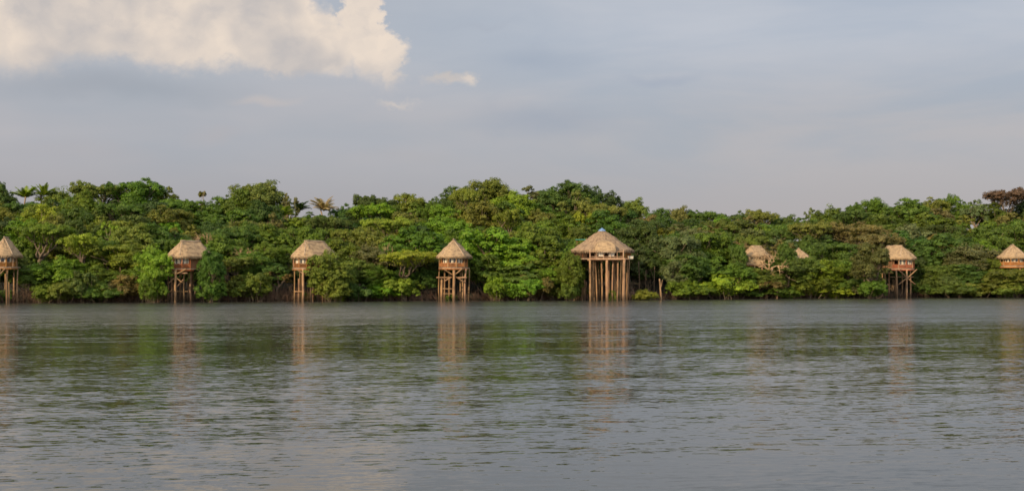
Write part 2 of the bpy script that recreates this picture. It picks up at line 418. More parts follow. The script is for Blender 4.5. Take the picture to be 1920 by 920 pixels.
def make_proto(kind, seed):
    k = dict(KINDS[kind]); k['leaves'] = int(k['leaves'] * 1.45); k['ls'] *= .82; rng = np.random.default_rng(seed * 77 + len(kind)); Rr, H, zb = k['R'], k['H'], k['zb']
    cz = (zb + H) / 2; hz = (H - zb) / 2
    if kind == 'spreading':
        a = rng.uniform(0, 6.283, k['n']); q = np.sqrt(rng.uniform(.02, 1, k['n'])) * .84
        u = np.stack([q * np.cos(a), q * np.sin(a), np.sqrt(np.maximum(0, 1 - q * q)) * .8 - .1 + rng.normal(size=k['n']) * .14], 1)
        lc = u * [Rr, Rr, hz] + [0, 0, cz]
    elif kind == 'narrow':
        zz = rng.uniform(zb, H - .6, k['n']); q = (1.15 - (zz - zb) / (H - zb)) * rng.uniform(.2, .8, k['n']) * Rr; a = rng.uniform(0, 6.283, k['n'])
        lc = np.stack([q * np.cos(a), q * np.sin(a), zz], 1)
    else:
        u = unit(rng, k['n'], -.75 if kind != 'bushy' else -.2); q = rng.uniform(.58, .86, k['n'])[:, None]
        lc = u * q * [Rr, Rr, hz] + [0, 0, cz]
        ang = np.arctan2(lc[:, 1], lc[:, 0]); sk = 1 + .16 * np.sin(ang * 2 + seed) + .1 * np.sin(ang * 3 + seed * 2.1)
        lc[:, :2] *= sk[:, None]; lc[:, 2] += rng.normal(size=k['n']) * .35
    lr = rng.uniform(*k['lr'], k['n'])
    w = lr ** 2; w /= w.sum(); cnt = rng.multinomial(k['leaves'], w)
    Cs, Ns = [], []
    for c, r, n in zip(lc, lr, cnt):
        # each lobe is a dome of smaller sprays
        m = max(5, int(r * 9)); sc = unit(rng, m, -.35) * [r, r, r * k['flat']] * rng.uniform(.55, 1.0, m)[:, None]
        sr = rng.uniform(.22, .46, m) * r
        own = rng.integers(0, m, n); d = unit(rng, n, -.55); rad = rng.uniform(.35, 1.05, n)[:, None] ** .6
        p = sc[own] + d * rad * sr[own][:, None] * [1.1, 1.1, .9]
        Cs.append(c + p)
        Ns.append(d * .8 + sc[own] / r * .8 + rng.normal(size=(n, 3)) * .34 + [0, 0, .25])
    C = np.concatenate(Cs); N = np.concatenate(Ns)
    fill = 0 if k['open'] else int(len(C) * .08)
    if fill:
        d = unit(rng, fill); C = np.concatenate([C, d * rng.uniform(.2, .7, fill)[:, None] * [Rr, Rr, hz] + [0, 0, cz]]); N = np.concatenate([N, rng.normal(size=(fill, 3))])
    C[:, 2] = np.maximum(C[:, 2], .35)
    S = k['ls'] * rng.uniform(.65, 1.35, len(C))
    crown = leaf_mesh('crown', C, N, S, rng)
    mb = MB()
    fork = zb * rng.uniform(.75, 1.0) if kind != 'bushy' else .3
    lean = rng.normal(size=2) * .35
    top = np.array([lean[0], lean[1], fork])
    if kind == 'bushy':
        for c in lc[:12]: limb(mb, (rng.uniform(-.7, .7), rng.uniform(-.7, .7), -.6), c, .06, .02, rng)
    elif kind == 'narrow':
        limb(mb, (0, 0, -.8), (lean[0], lean[1], H - .8), .18, .04, rng, 0)
        for c in lc: limb(mb, (lean[0] * c[2] / H, lean[1] * c[2] / H, c[2] - .5), c, .05, .02, rng)
    else:
        limb(mb, (0, 0, -.8), top, .30, .22, rng, 0)
        main = [j for j in range(min(7, k['n']))]
        ends = []
        for j in main:
            e = lc[j] * [.55, .55, 1] * 1.0; e[2] = fork + (lc[j][2] - fork) * .55
            limb(mb, top - [0, 0, rng.uniform(0, .5)], e, .16, .085, rng, .1); ends.append(e)
        for c in lc:
            e = min(ends, key=lambda q: np.linalg.norm(q - c)); limb(mb, e, c, .075, .022, rng, .08, 5)
    me = bpy.data.meshes.new('trunk'); me.from_pydata([tuple(v) for v in mb.v], [], mb.f); me.materials.append(M_BARK)
    me.polygons.foreach_set('use_smooth', [True] * len(me.polygons))
    return crown, me
NSEED = {'rounded': 4, 'dense': 4, 'spreading': 3, 'open': 3, 'narrow': 1, 'big leaved': 3, 'bushy': 4}
for kd, n in NSEED.items(): PROTO[kd] = [make_proto(kd, i + 1) for i in range(n)]

COLS = {   # leaf colours (linear)
    'dark green': (.044, .072, .015), 'deep green': (.060, .098, .016), 'green': (.074, .118, .014), 'bright green': (.098, .165, .013),
    'olive': (.108, .132, .020), 'yellow green': (.150, .200, .018), 'dull olive': (.080, .084, .026), 'grey green': (.090, .112, .038), 'brownish olive': (.118, .104, .034), 'reddish brown': (.085, .062, .034),
}
COLS = {k: tuple(c * g for c, g in zip(v, (1.30, 1.27, 1.25))) for k, v in COLS.items()}
rnd = random.Random(11)
TREES = []
def tree(kind, px, py, w, t, col, layer=None):
    X, Y = at(px, t); z0 = terrain(X, Y) - .1
    if t < 2: z0 = max(z0, -.7)
    ztop = zat(py, Y); h = ztop - z0; rad = w / 2 * Y / F * (1.1 if kind != 'narrow' else 1); k = KINDS[kind]
    sx = rad / k['R']; sz = h / k['H']
    if kind == 'bushy': z0 -= .35
    kd = 'shrub' if kind == 'bushy' else 'tree'
    root = empty(kd, (X, Y, z0), rnd.uniform(0, 6.28)); root.scale = (sx, sx * rnd.uniform(.9, 1.1), sz)
    cr, tr = PROTO[kind][rnd.randrange(len(PROTO[kind]))]
    c = bpy.data.objects.new('crown', cr); COL.objects.link(c); c.parent = root
    j = [rnd.uniform(.86, 1.16), rnd.uniform(.9, 1.1), rnd.uniform(.8, 1.2)]
    c.color = (*[a * b for a, b in zip(COLS[col], j)], 1)
    b = bpy.data.objects.new('trunk', tr); COL.objects.link(b); b.parent = root
    v = rnd.uniform(.55, 1.15) * (.7 if t < 1 else 1); b.color = (v, v * .96, v * .9, 1)
    TREES.append(dict(o=root, kind=kind, px=px, py=py, t=t, col=col, kd=kd, w=w))
    return root

def palm(px, py, w, t, col, name_label, n=16, droop=.5, dry=False, trunk_h=None):
    X, Y = at(px, t); z0 = terrain(X, Y) - .1; rad = w / 2 * Y / F; ztop = zat(py, Y); up = ztop - rad * (.75 if droop < .8 else .35)
    root = empty('palm_tree', (X, Y, z0), 0, name_label, 'palm tree')
    rg = np.random.default_rng(int(px)); mb = MB()
    hub = np.array([.2, 0, up - z0]); limb(mb, (0, 0, -.5), hub, .2, .14, rg, 0, 8)
    tr = mb.build('trunk', M_BARK, root, True); tr.color = (1.3, 1.2, 1.05, 1)
    C, N, S = [], [], []
    fr = MB()
    for i in range(n):
        a = 2 * math.pi * i / n + rg.uniform(-.2, .2); e = rg.uniform(.35, 1.35); L = rad * rg.uniform(.9, 1.2); pts = []
        for s in range(9):
            q = s / 8; th = e - droop * 1.6 * q * q
            if s == 0: p = hub.copy()
            else: p = p + np.array([math.cos(a) * math.cos(th), math.sin(a) * math.cos(th), math.sin(th)]) * L / 8
            pts.append(p.copy())
        fr.tube([tuple(p) for p in pts], [.05 * (1 - s / 9) + .01 for s in range(9)], 4)
        for s in range(60):
            q = .12 + .88 * s / 60; i0 = min(7, int(q * 8)); p = pts[i0] * (1 - (q * 8 - i0)) + pts[i0 + 1] * (q * 8 - i0)
            d = pts[i0 + 1] - pts[i0]; d /= np.linalg.norm(d); side = np.cross(d, [0, 0, 1.]); side /= np.linalg.norm(side) + 1e-6
            ll = L * .26 * math.sin(math.pi * (q * .85 + .1))
            for sg in (-1, 1):
                e2 = side * sg * .8 + d * .45 + np.array([0, 0, -.35 + .3 * rg.random()]); e2 /= np.linalg.norm(e2)
                b0 = len(fr.v); wv = d * .045
                fr.v += [tuple(p - wv), tuple(p + wv), tuple(p + e2 * ll + [0, 0, -.05]), tuple(p + e2 * ll * .5 - wv * 1.2)]
                fr.f.append((b0, b0 + 1, b0 + 2, b0 + 3))
    c = fr.build('crown', M_FOL, root); c.color = (*COLS.get(col, col), 1)
    return root

def bare_tree(px, py, w, t, label, seed, base_py=None, tone=1.0, name='dead_tree'):
    X, Y = at(px, t); z0 = terrain(X, Y) - .1 if t > 2 else -.5; ztop = zat(py, Y); h = ztop - z0; rad = w / 2 * Y / F
    root = empty(name, (X, Y, z0), 0, label, 'dead tree'); rg = np.random.default_rng(seed); mb = MB()
    fork = np.array([0, 0, h * .58]); limb(mb, (0, 0, -.4), fork, .26, .2, rg, 0, 7)
    def grow(p, d, L, r, lv):
        e = p + d * L; limb(mb, p, e, r, r * .55, rg, rg.uniform(-.25, .25), 6)
        if lv == 0: return
        for _ in range(3 if lv > 1 else 2):
            nd = d + rg.normal(size=3) * .62; nd[2] += .15; nd /= np.linalg.norm(nd); grow(p + d * L * rg.uniform(.55, 1), nd, L * .66, r * .55, lv - 1)
    for i in range(5):
        a = 2 * math.pi * i / 5 + rg.uniform(-.4, .4); d = np.array([math.cos(a) * .9, math.sin(a) * .6, rg.uniform(.35, 1.2)]); d /= np.linalg.norm(d)
        grow(fork, d, rad * .62, .12, 3)
    b = mb.build('trunk', M_BARK, root, True); b.color = (1.9 * tone, 1.6 * tone, 1.25 * tone, 1)
    return root

# ---- skyline, from left to right: kind, column, top row, width, colour
for a in [('dense', -120, 350, 90, 'green'), ('rounded', -55, 352, 90, 'olive'), ('dense', 2, 344, 52, 'dark green'), ('rounded', 112, 358, 74, 'olive'), ('spreading', 182, 348, 96, 'olive'),
          ('rounded', 150, 364, 70, 'deep green'), ('rounded', 262, 334, 104, 'green'), ('dense', 228, 366, 90, 'dark green'), ('dense', 298, 362, 70, 'dark green'), ('open', 305, 345, 56, 'olive'),
          ('narrow', 380, 354, 34, 'olive'), ('rounded', 352, 379, 60, 'olive'), ('rounded', 418, 370, 64, 'green'), ('rounded', 488, 346, 112, 'olive'), ('rounded', 452, 356, 70, 'green'),
          ('open', 541, 366, 40, 'brownish olive'), ('dense', 510, 372, 80, 'deep green'), ('rounded', 590, 398, 60, 'green'), ('rounded', 650, 384, 64, 'deep green'), ('spreading', 696, 374, 84, 'dark green'),
          ('dense', 668, 392, 70, 'dark green'), ('rounded', 764, 363, 84, 'olive'), ('dense', 728, 382, 70, 'dark green'), ('rounded', 808, 374, 56, 'dark green'), ('dense', 850, 353, 74, 'deep green'),
          ('rounded', 917, 340, 94, 'olive'), ('rounded', 882, 356, 60, 'deep green'), ('open', 985, 348, 74, 'grey green'), ('dense', 962, 362, 70, 'deep green'), ('dense', 1068, 340, 104, 'deep green'),
          ('rounded', 1030, 352, 70, 'green'), ('dense', 1142, 360, 58, 'dark green'), ('rounded', 1108, 350, 56, 'dark green'), ('rounded', 1190, 377, 62, 'olive'), ('rounded', 1236, 392, 60, 'deep green'), ('rounded', 1274, 392, 54, 'brownish olive'),
          ('spreading', 1316, 399, 70, 'deep green'), ('rounded', 1352, 401, 50, 'green'), ('rounded', 1384, 396, 50, 'deep green'), ('spreading', 1424, 400, 66, 'olive'), ('open', 1450, 398, 34, 'green'), ('rounded', 1474, 408, 60, 'deep green'),
          ('open', 1526, 392, 44, 'grey green'), ('rounded', 1556, 391, 60, 'green'), ('dense', 1602, 382, 50, 'deep green'), ('rounded', 1638, 376, 62, 'green'), ('dense', 1682, 382, 60, 'dark green'),
          ('rounded', 1708, 372, 66, 'green'), ('rounded', 1752, 370, 56, 'olive'), ('dense', 1788, 366, 66, 'green'), ('open', 1832, 374, 56, 'grey green'), ('rounded', 1852, 380, 66, 'deep green'),
          ('spreading', 1888, 359, 80, 'reddish brown'), ('dense', 1920, 374, 70, 'dark green'), ('rounded', 1985, 366, 90, 'green'), ('dense', 2060, 372, 100, 'deep green')]:
    tree(a[0], a[1], a[2], a[3], BACK + rnd.uniform(-5, 5), a[4], 'skyline')
# ---- trees on the slope and by the water that can be told apart: kind, column, top row, width, metres behind the waterline, colour
HAND = [
    ('dense', 1005, 384, 96, 50, 'deep green'), ('dense', 1040, 392, 90, 46, 'green'),
    ('dense', 285, 378, 120, 40, 'dark green'), ('rounded', 140, 392, 100, 38, 'deep green'), ('open', 205, 412, 46, 20, 'yellow green'), ('dense', 20, 410, 90, 30, 'dark green'),
    ('rounded', 70, 382, 90, 42, 'olive'), ('spreading', 82, 424, 116, 12, 'green'), ('spreading', 150, 447, 84, 5, 'yellow green'), ('rounded', 236, 452, 118, 6, 'olive'),
    ('rounded', 252, 426, 100, 16, 'olive'), ('rounded', 114, 486, 96, 2, 'bright green'), ('rounded', 58, 498, 84, 2, 'green'), ('dense', 178, 496, 92, 2, 'green'), ('big leaved', 240, 500, 90, 2, 'green'),
    ('rounded', 287, 466, 60, -5, 'yellow green'), ('dense', 150, 410, 90, 24, 'dark green'), ('rounded', 320, 432, 80, 20, 'deep green'),
    ('dense', 396, 468, 52, -5.5, 'deep green'), ('spreading', 436, 488, 96, 1, 'olive'), ('rounded', 420, 446, 86, 12, 'green'), ('rounded', 500, 456, 80, 8, 'green'), ('rounded', 475, 474, 76, 4, 'green'),
    ('dense', 470, 418, 90, 22, 'green'), ('open', 506, 398, 60, 34, 'brownish olive'), ('open', 520, 500, 62, .5, 'brownish olive'), ('rounded', 505, 492, 70, 3, 'deep green'),
    ('dense', 620, 471, 74, -5.5, 'olive'), ('rounded', 660, 488, 84, 1, 'olive'), ('dense', 640, 448, 90, 9, 'green'), ('rounded', 690, 462, 70, 6, 'grey green'), ('dense', 585, 425, 80, 20, 'green'),
    ('spreading', 764, 474, 104, -.5, 'yellow green'), ('rounded', 706, 500, 74, 1, 'green'), ('dense', 772, 428, 124, 11, 'green'), ('rounded', 700, 432, 80, 16, 'olive'), ('dense', 806, 476, 50, 4, 'dark green'),
    ('rounded', 800, 506, 44, 1.5, 'deep green'), ('rounded', 755, 506, 60, 2, 'deep green'),
    ('big leaved', 918, 424, 118, 8, 'bright green'), ('big leaved', 908, 478, 76, 3, 'green'), ('big leaved', 962, 446, 110, 7, 'bright green'), ('rounded', 1003, 424, 96, 12, 'green'), ('big leaved', 1030, 462, 96, 4, 'green'),
    ('big leaved', 975, 488, 110, 1.5, 'green'), ('dense', 1070, 472, 56, -4.5, 'green'), ('rounded', 1030, 500, 80, 1, 'bright green'), ('dense', 1072, 451, 46, 2, 'green'), ('dense', 1200, 420, 100, 16, 'dark green'), ('dense', 1218, 470, 60, 7, 'dark green'), ('dense', 1186, 462, 70, 9, 'dark green'), ('dense', 1140, 470, 80, 9.5, 'dark green'), ('dense', 1100, 470, 60, 8, 'dark green'), ('dense', 1130, 398, 110, 26, 'deep green'),
    ('rounded', 1272, 436, 88, 5, 'grey green'), ('dense', 1290, 472, 96, 2, 'deep green'), ('rounded', 1330, 430, 104, 10, 'green'), ('dense', 1345, 484, 92, 2, 'green'), ('rounded', 1264, 488, 56, 1, 'grey green'),
    ('rounded', 1388, 500, 70, -1, 'green'), ('rounded', 1428, 503, 70, -1, 'green'), ('rounded', 1480, 488, 84, 1, 'deep green'), ('open', 1466, 452, 60, 8, 'brownish olive'), ('rounded', 1372, 452, 44, 7, 'green'),
    ('rounded', 1560, 450, 104, 9, 'green'), ('dense', 1540, 486, 100, 1.5, 'bright green'), ('rounded', 1598, 490, 90, 2, 'green'), ('rounded', 1648, 432, 110, 9, 'brownish olive'), ('spreading', 1600, 424, 110, 20, 'brownish olive'),
    ('rounded', 1634, 456, 70, -8, 'dull olive'), ('rounded', 1660, 402, 90, 34, 'green'), ('spreading', 1520, 420, 80, 24, 'olive'),
    ('dense', 1764, 440, 110, 10, 'deep green'), ('dense', 1760, 492, 90, 1.5, 'green'), ('rounded', 1822, 462, 110, 5, 'grey green'), ('rounded', 1815, 496, 96, 1, 'deep green'), ('rounded', 1866, 480, 62, 1.5, 'olive'),
    ('dense', 1896, 500, 100, -5, 'olive'), ('rounded', 1470, 456, 52, 2, 'deep green'), ('rounded', 1514, 484, 64, 1, 'green'), ('rounded', 1386, 462, 34, 2, 'green'), ('dense', 1850, 426, 100, 18, 'green'), ('rounded', 1910, 420, 90, 20, 'deep green'), ('rounded', -40, 470, 100, 3, 'green'), ('dense', 1965, 450, 90, 8, 'green'),
]
HAND += [('dense', c, 478, 62, 6.5, 'dark green') for c in (-4, 30, 322, 362, 560, 600, 838, 876, 1672, 1708)]
for a in HAND: tree(a[0], a[1], a[2], a[3], a[4], a[5])

# screen boxes of the huts: nothing that was not placed by hand may stand before them
HUTBOX = [(-20, 30, 446, 566), (308, 392, 450, 566), (540, 622, 450, 566), (814, 888, 446, 566), (1066, 1232, 424, 566), (1386, 1436, 458, 505), (1490, 1528, 466, 500), (1656, 1724, 458, 560), (1884, 1930, 458, 505)]
def blocks(px, py, w, t):
    if t > 11: return False
    return any(px + w * .5 > a and px - w * .5 < b and py < d for a, b, c, d in HUTBOX)
pal_l = ['green', 'green', 'olive', 'deep green', 'dark green', 'olive', 'bright green', 'olive', 'yellow green', 'green']
pal_r = ['green', 'deep green', 'deep green', 'dark green', 'grey green', 'olive', 'green', 'brownish olive', 'deep green', 'bright green']
kinds = ['rounded', 'rounded', 'dense', 'dense', 'spreading', 'spreading', 'open', 'big leaved']
for t0, fr in ((12, .12), (20, .30), (29, .48), (38, .66), (47, .83)):
    px = -150 + rnd.uniform(0, 40)
    while px < 2080:
        w = rnd.uniform(58, 104); p = px + rnd.uniform(-8, 8); t = t0 + rnd.uniform(-3, 3)
        py = (1 - fr) * 462 + fr * sky_row(min(1920, max(0, p))) + rnd.uniform(-9, 9)
        near = any(abs(q['px'] - p) < 30 and abs(q['t'] - t) < 6 and abs(q['py'] - py) < 26 for q in TREES)
        if not near and not blocks(p, py, w, t):
            tree(rnd.choice(kinds), p, py, w, t, rnd.choice(pal_l if p < 1150 else pal_r))
        px += rnd.uniform(44, 62)
# ---- shrubs standing in the flooded margin
px = -60
while px < 2000:
    w = rnd.uniform(48, 100); t = rnd.uniform(-3.6, .5); py = rnd.uniform(512, 536)
    hut = any(px + w * .38 > a and px - w * .38 < b for a, b, c, d in HUTBOX if d > 555)
    if not hut: tree('bushy', px, py, w, t, rnd.choice(['green', 'bright green', 'green', 'olive', 'deep green', 'yellow green', 'brownish olive']))
    px += rnd.uniform(28, 44)
for a in [(398, 522, 52, -6.5, 'green'), (286, 526, 50, -6, 'green'), (622, 524, 60, -6.5, 'olive'), (1070, 528, 46, -5.5, 'green'), (1632, 524, 66, -9, 'green'), (1890, 528, 70, -6, 'olive'), (845, 548, 30, 0, 'green'), (10, 542, 30, 0, 'green'), (575, 545, 30, 0, 'deep green'), (1210, 540, 50, -3, 'olive'), (1085, 536, 36, 1, 'deep green'), (392, 536, 40, -1, 'green'), (300, 534, 30, 0, 'olive'), (640, 540, 30, -2, 'yellow green'), (1148, 543, 22, -4.2, 'olive'), (1740, 530, 50, 0, 'deep green')]:
    tree('bushy', a[0], a[1], a[2], a[3], a[4])

palm(46, 350, 56, BACK + 3, 'yellow green', 'upright fan of pale fronds on the skyline, left one of the two skyline palms', 20, .35)
palm(80, 348, 50, BACK + 3, 'yellow green', 'upright pale feathery fronds on the skyline, right one of the two skyline palms', 18, .3)
palm(605, 372, 62, BACK - 4, (.30, .23, .12), 'dry tan palm standing clear of the skyline right of the third hut', 20, .55)
palm(530, 384, 54, BACK - 10, 'yellow green', 'small yellow green palm below the skyline left of the dry tan palm', 14, .6)
palm(560, 377, 50, BACK - 2, 'dark green', 'dark drooping palm on the skyline left of the dry tan palm', 14, .7)
palm(1338, 420, 50, 16, 'brownish olive', 'brownish feathery palm on the slope left of the cream walled hut', 14, .6)
bare_tree(722, 452, 64, 8, 'pale leafless tree with twisted branches above the yellow green tree', 5)
bare_tree(1442, 466, 78, -.5, 'bare orange brown tree with curling limbs beside the cream walled hut', 8, tone=1.1)
bare_tree(385, 414, 60, 18, 'pale forked dead tree on the slope above the hut with cream windows', 12, tone=.9)
bare_tree(460, 452, 60, 9, 'pale bare branches among green crowns between the second and third huts', 15, tone=.9)
bare_tree(1365, 528, 52, -1.5, 'low grey bare tree leaning over the water below the cream walled hut', 21, tone=.6)
bare_tree(1672, 452, 50, 5, 'thin brown leafless tree touching the roof of the shaded hut', 27, tone=.7)
bare_tree(500, 400, 50, 36, 'brown bare branched tree high on the slope left of the dry palm', 31, tone=.8)

# ---- unique labels for the trees, found from huts and counted outwards
MARKS = [(8, 'left edge hut'), (350, 'hut with cream windows'), (578, 'third hut'), (851, 'pyramid roofed hut'), (1131, 'round pavilion'), (1410, 'cream walled hut'),
         (1505, 'lone thatch corner'), (1690, 'shaded cross braced hut'), (1905, 'right edge hut')]
def layer(t, kd):
    if kd == 'shrub': return 'flooded'
    return 'waterside' if t < 4 else 'lower slope' if t < 16 else 'mid slope' if t < 34 else 'upper slope' if t < BACK - 5.5 else 'skyline'
groups = {}
for q in TREES:
    mk = min(MARKS, key=lambda a: abs(a[0] - q['px'])); side = 'left' if q['px'] < mk[0] else 'right'
    form = {'big leaved': 'coarse leaved', 'bushy': 'bushy'}.get(q['kind'], q['kind'])
    groups.setdefault((q['col'], form, layer(q['t'], q['kd']), q['kd'], mk[1], side), []).append((abs(q['px'] - mk[0]), q))
ORD = ['first', 'second', 'third', 'fourth', 'fifth', 'sixth', 'seventh', 'eighth', 'ninth', 'tenth', 'eleventh', 'twelfth']
for (c, fo, la, kd, mk, side), l in groups.items():
    l.sort(key=lambda a: a[0])
    for i, (_, q) in enumerate(l):
        num = '' if len(l) == 1 else ORD[i] + ' '
        lab = f"{num}{c} {fo} {la} {kd} {side} of the {mk}"
        cat = kd
        tag(q['o'], lab, cat, {'flooded': 'shrubs standing in the flooded margin', 'waterside': 'trees along the waterline', 'lower slope': 'trees on the lower slope', 'mid slope': 'trees on the middle slope',
                               'upper slope': 'trees on the upper slope', 'skyline': 'trees along the skyline'}[la])

# ------------------------------------------------------------------ flooded twigs along the shore (nobody could count them)
def undergrowth():
    rg = np.random.default_rng(5); V = []; Fc = []
    for i in range(15000):
        px = rg.uniform(-120, 2050); dens = .5 + .5 * math.sin(px * .021) * math.sin(px * .0073 + 1)
        if rg.random() > .35 + .65 * dens: continue
        X, Y = at(px, rg.uniform(-1.2, 3.5)) if False else (0, 0)
        t = rg.uniform(-1.2, 3.0); X = (px - 960) / F * 192; D = shore(X) + t; X = (px - 960) / F * D; D = shore(X) + t
        L = rg.uniform(.5, 2.3) * (.6 + .5 * dens); a = rg.uniform(-.9, .9); e = rg.uniform(-.4, .4); b0 = np.array([X, D, -.15 + rg.uniform(0, .5)])
        d = np.array([math.sin(a), e, math.cos(a)]); mid = b0 + d * L * .5 + rg.normal(size=3) * .12; tip = mid + (d + rg.normal(size=3) * .45) * L * .5
        r = rg.uniform(.018, .045)
        for (p, q, r0, r1) in ((b0, mid, r, r * .8), (mid, tip, r * .8, r * .3)):
            k = len(V)
            for (pp, rr) in ((p, r0), (q, r1)):
                for m in range(3): V.append((pp[0] + rr * math.cos(2.1 * m), pp[1] + rr * math.sin(2.1 * m), pp[2]))
            for m in range(3): Fc.append((k + m, k + (m + 1) % 3, k + 3 + (m + 1) % 3, k + 3 + m))
    mb = MB(); mb.v = V; mb.f = Fc
    tag(mb.build('undergrowth', M_TWIG), 'brown leafless twigs of flooded undergrowth along the waterline', 'undergrowth', kind='stuff')
undergrowth()

# ------------------------------------------------------------------ huts
def log(mb, a, b, r, rng, n=7, taper=.85):
    a = np.array(a, float); b = np.array(b, float); pts = []; rd = []; r = r * .88
    off = rng.normal(size=3) * .10 * min(1, np.linalg.norm(b - a) / 5); off[2] = 0
    for i in range(n):
        k = i / (n - 1); p = a * (1 - k) + b * k + off * math.sin(k * 3.1) + rng.normal(size=3) * r * .10
        pts.append(tuple(p)); rd.append(r * (1 + (taper - 1) * k) * rng.uniform(.93, 1.08))
    return mb.tube(pts, rd, 9)
def thatch_roof(root, outline, ridge, z_e, z_r, rng, name='roof', prof=lambda h: h, m=M_THATCH, thick=.28, rows=12, fringe=1.0, ragged=.06):
    """outline: closed list of eave points; ridge(p) gives the ridge point that an eave point climbs to"""
    n = len(outline); mb = MB(); uv = []; per = 0; acc = []
    for i in range(n):
        acc.append(per); per += math.dist(outline[i], outline[(i + 1) % n])
    def ring(h, inset, dz):
        for i, p in enumerate(outline):
            rp = ridge(p); k = h; x = p[0] * (1 - k) + rp[0] * k; y = p[1] * (1 - k) + rp[1] * k
            z = z_e + (z_r - z_e) * prof(h) + dz
            j = ragged if h < .98 else ragged * .2
            L = math.hypot(rp[0] - p[0], rp[1] - p[1]) + 1e-6; ox, oy = (p[0] - rp[0]) / L, (p[1] - rp[1]) / L
            o = rng.normal() * j * .7 - inset
            mb.v.append((x + ox * o, y + oy * o, z + rng.normal() * j * .8)); uv.append((acc[i], h * 3.2))
    ring(.0, .10, -thick * .9)       # underside edge
    ring(.0, 0, 0)
    for r in range(1, rows): ring(r / rows, 0, 0)
    ring(.985, 0, 0.04)
    N = rows + 2
    for r in range(N - 1):
        for i in range(n):
            a = r * n + i; b = r * n + (i + 1) % n; mb.f.append((a, b, b + n, a + n))
    mb.f.append(tuple(range((N - 1) * n, N * n)))
    # soffit
    base = len(mb.v); 
    for i, p in enumerate(outline):
        rp = ridge(p); k = .45; mb.v.append((p[0] * (1 - k) + rp[0] * k, p[1] * (1 - k) + rp[1] * k, z_e + (z_r - z_e) * prof(.45) - thick * 1.6)); uv.append((acc[i], 0))
    for i in range(n): mb.f.append(((i + 1) % n, i, base + i, base + (i + 1) % n))
    mb.f.append(tuple(range(base, base + n))[::-1])
    o = mb.build(name, m, root, True, uv)
    # hanging ends of the palm leaves along the eave
    fb = MB(); fuv = []
    for i in range(n):
        p = np.array(outline[i]); q = np.array(outline[(i + 1) % n]); L = np.linalg.norm(q - p); c = max(1, int(L / .045))
        for s in range(c):
            for layer_ in range(2):
                e = p + (q - p) * (s + rng.random()) / c; rp = np.array(ridge(tuple(e))); d = e - rp; d /= np.linalg.norm(d) + 1e-6; tq = np.array([-d[1], d[0]])
                w = rng.uniform(.03, .07); ln = rng.uniform(.12, .42) * fringe; o2 = rng.uniform(-.10, .06) - layer_ * .08
                st = e + d * o2; k = len(fb.v); z0 = z_e + .05
                en = st + d * rng.uniform(-.05, .12) * fringe + tq * rng.normal() * .05
                fb.v += [(st[0] - tq[0] * w, st[1] - tq[1] * w, z0), (st[0] + tq[0] * w, st[1] + tq[1] * w, z0), (en[0], en[1], z0 - .1 - ln)]
                fuv += [(acc[i] + s * .05, 0), (acc[i] + s * .05 + .05, 0), (acc[i] + s * .05, .3)]
                fb.f.append((k, k + 1, k + 2))
    fb.build('eave_fringe', m, o, False, fuv)
    return o
def stadium(Rr, L, oct_=.0, seg=28, y0=0.):
    pts = []
    for i in range(seg):
        a = math.pi + math.pi * i / (seg - 1); k = 1 - oct_ * abs(math.sin(4 * (a))) ; pts.append((Rr * math.cos(a), y0 + Rr * math.sin(a)))
    m = max(2, int(L / .5))
    for i in range(1, m): pts.append((Rr, y0 + L * i / m))
    for i in range(seg):
        a = math.pi * i / (seg - 1); pts.append((Rr * math.cos(a), y0 + L + Rr * math.sin(a)))
    for i in range(1, m): pts.append((-Rr, y0 + L - L * i / m))
    return pts
def polyfy(pts, Rr, L, sides=8, ph=0.):
    """pull the round ends of the stadium to the flat faces of a polygon"""
    out = []
    for x, y in pts:
        yy = y if y < 0 else (y - L if y > L else None)
        if yy is None: out.append((x, y)); continue
        a = math.atan2(yy, x); st = 2 * math.pi / sides; b = (a - ph) % st - st / 2
        k = math.cos(st / 2) / math.cos(b); k = .3 + .7 * k / 1.0 if k < 1 else 1
        k = k / (.3 + .7)
        out.append((x * k, yy * k + (y - yy)))
    return out
def railing(root, pts, z0, h, m, gap=.14, name='railing', closed=False, top=.09, bal=.05, parent_top=True):
    mb = MB(); seq = list(zip(pts[:-1], pts[1:])) + ([(pts[-1], pts[0])] if closed else [])
    for p, q in seq:
        mb.bar((*p, z0 + h), (*q, z0 + h), top, .07); mb.bar((*p, z0 + .12), (*q, z0 + .12), .06, .07)
        n = max(2, int(math.dist(p, q) / gap))
        for i in range(n + 1):
            k = i / n; x = p[0] * (1 - k) + q[0] * k; y = p[1] * (1 - k) + q[1] * k
            mb.bar((x, y, z0 + .1), (x, y, z0 + h - .03), bal if i % 8 else .11)
    return mb.build(name, m, root)
def window(root, x, y, z, w, h, ang):
    """cream frame round dark glass, facing direction ang"""
    c, s = math.cos(ang), math.sin(ang)
    def P(a, b, d): return (x + a * -s + d * c, y + a * c + d * s, z + b)
    mb = MB(); e = .13
    for a in (-w / 2, w / 2): mb.bar(P(a, -e / 2, 0), P(a, h + e / 2, 0), e, .12)
    mb.bar(P(-w / 2 + e / 2 + .003, 0, 0), P(w / 2 - e / 2 - .003, 0, 0), .115, e); mb.bar(P(-w / 2 + e / 2 + .003, h, 0), P(w / 2 - e / 2 - .003, h, 0), .115, e)
    f = mb.build('window', M_CREAM, root)
    MB().bar(P(-w / 2 + .02, h / 2, -.02), P(w / 2 - .02, h / 2, -.02), .02, h - .04).build('pane', M_GLASS, f)
    return f
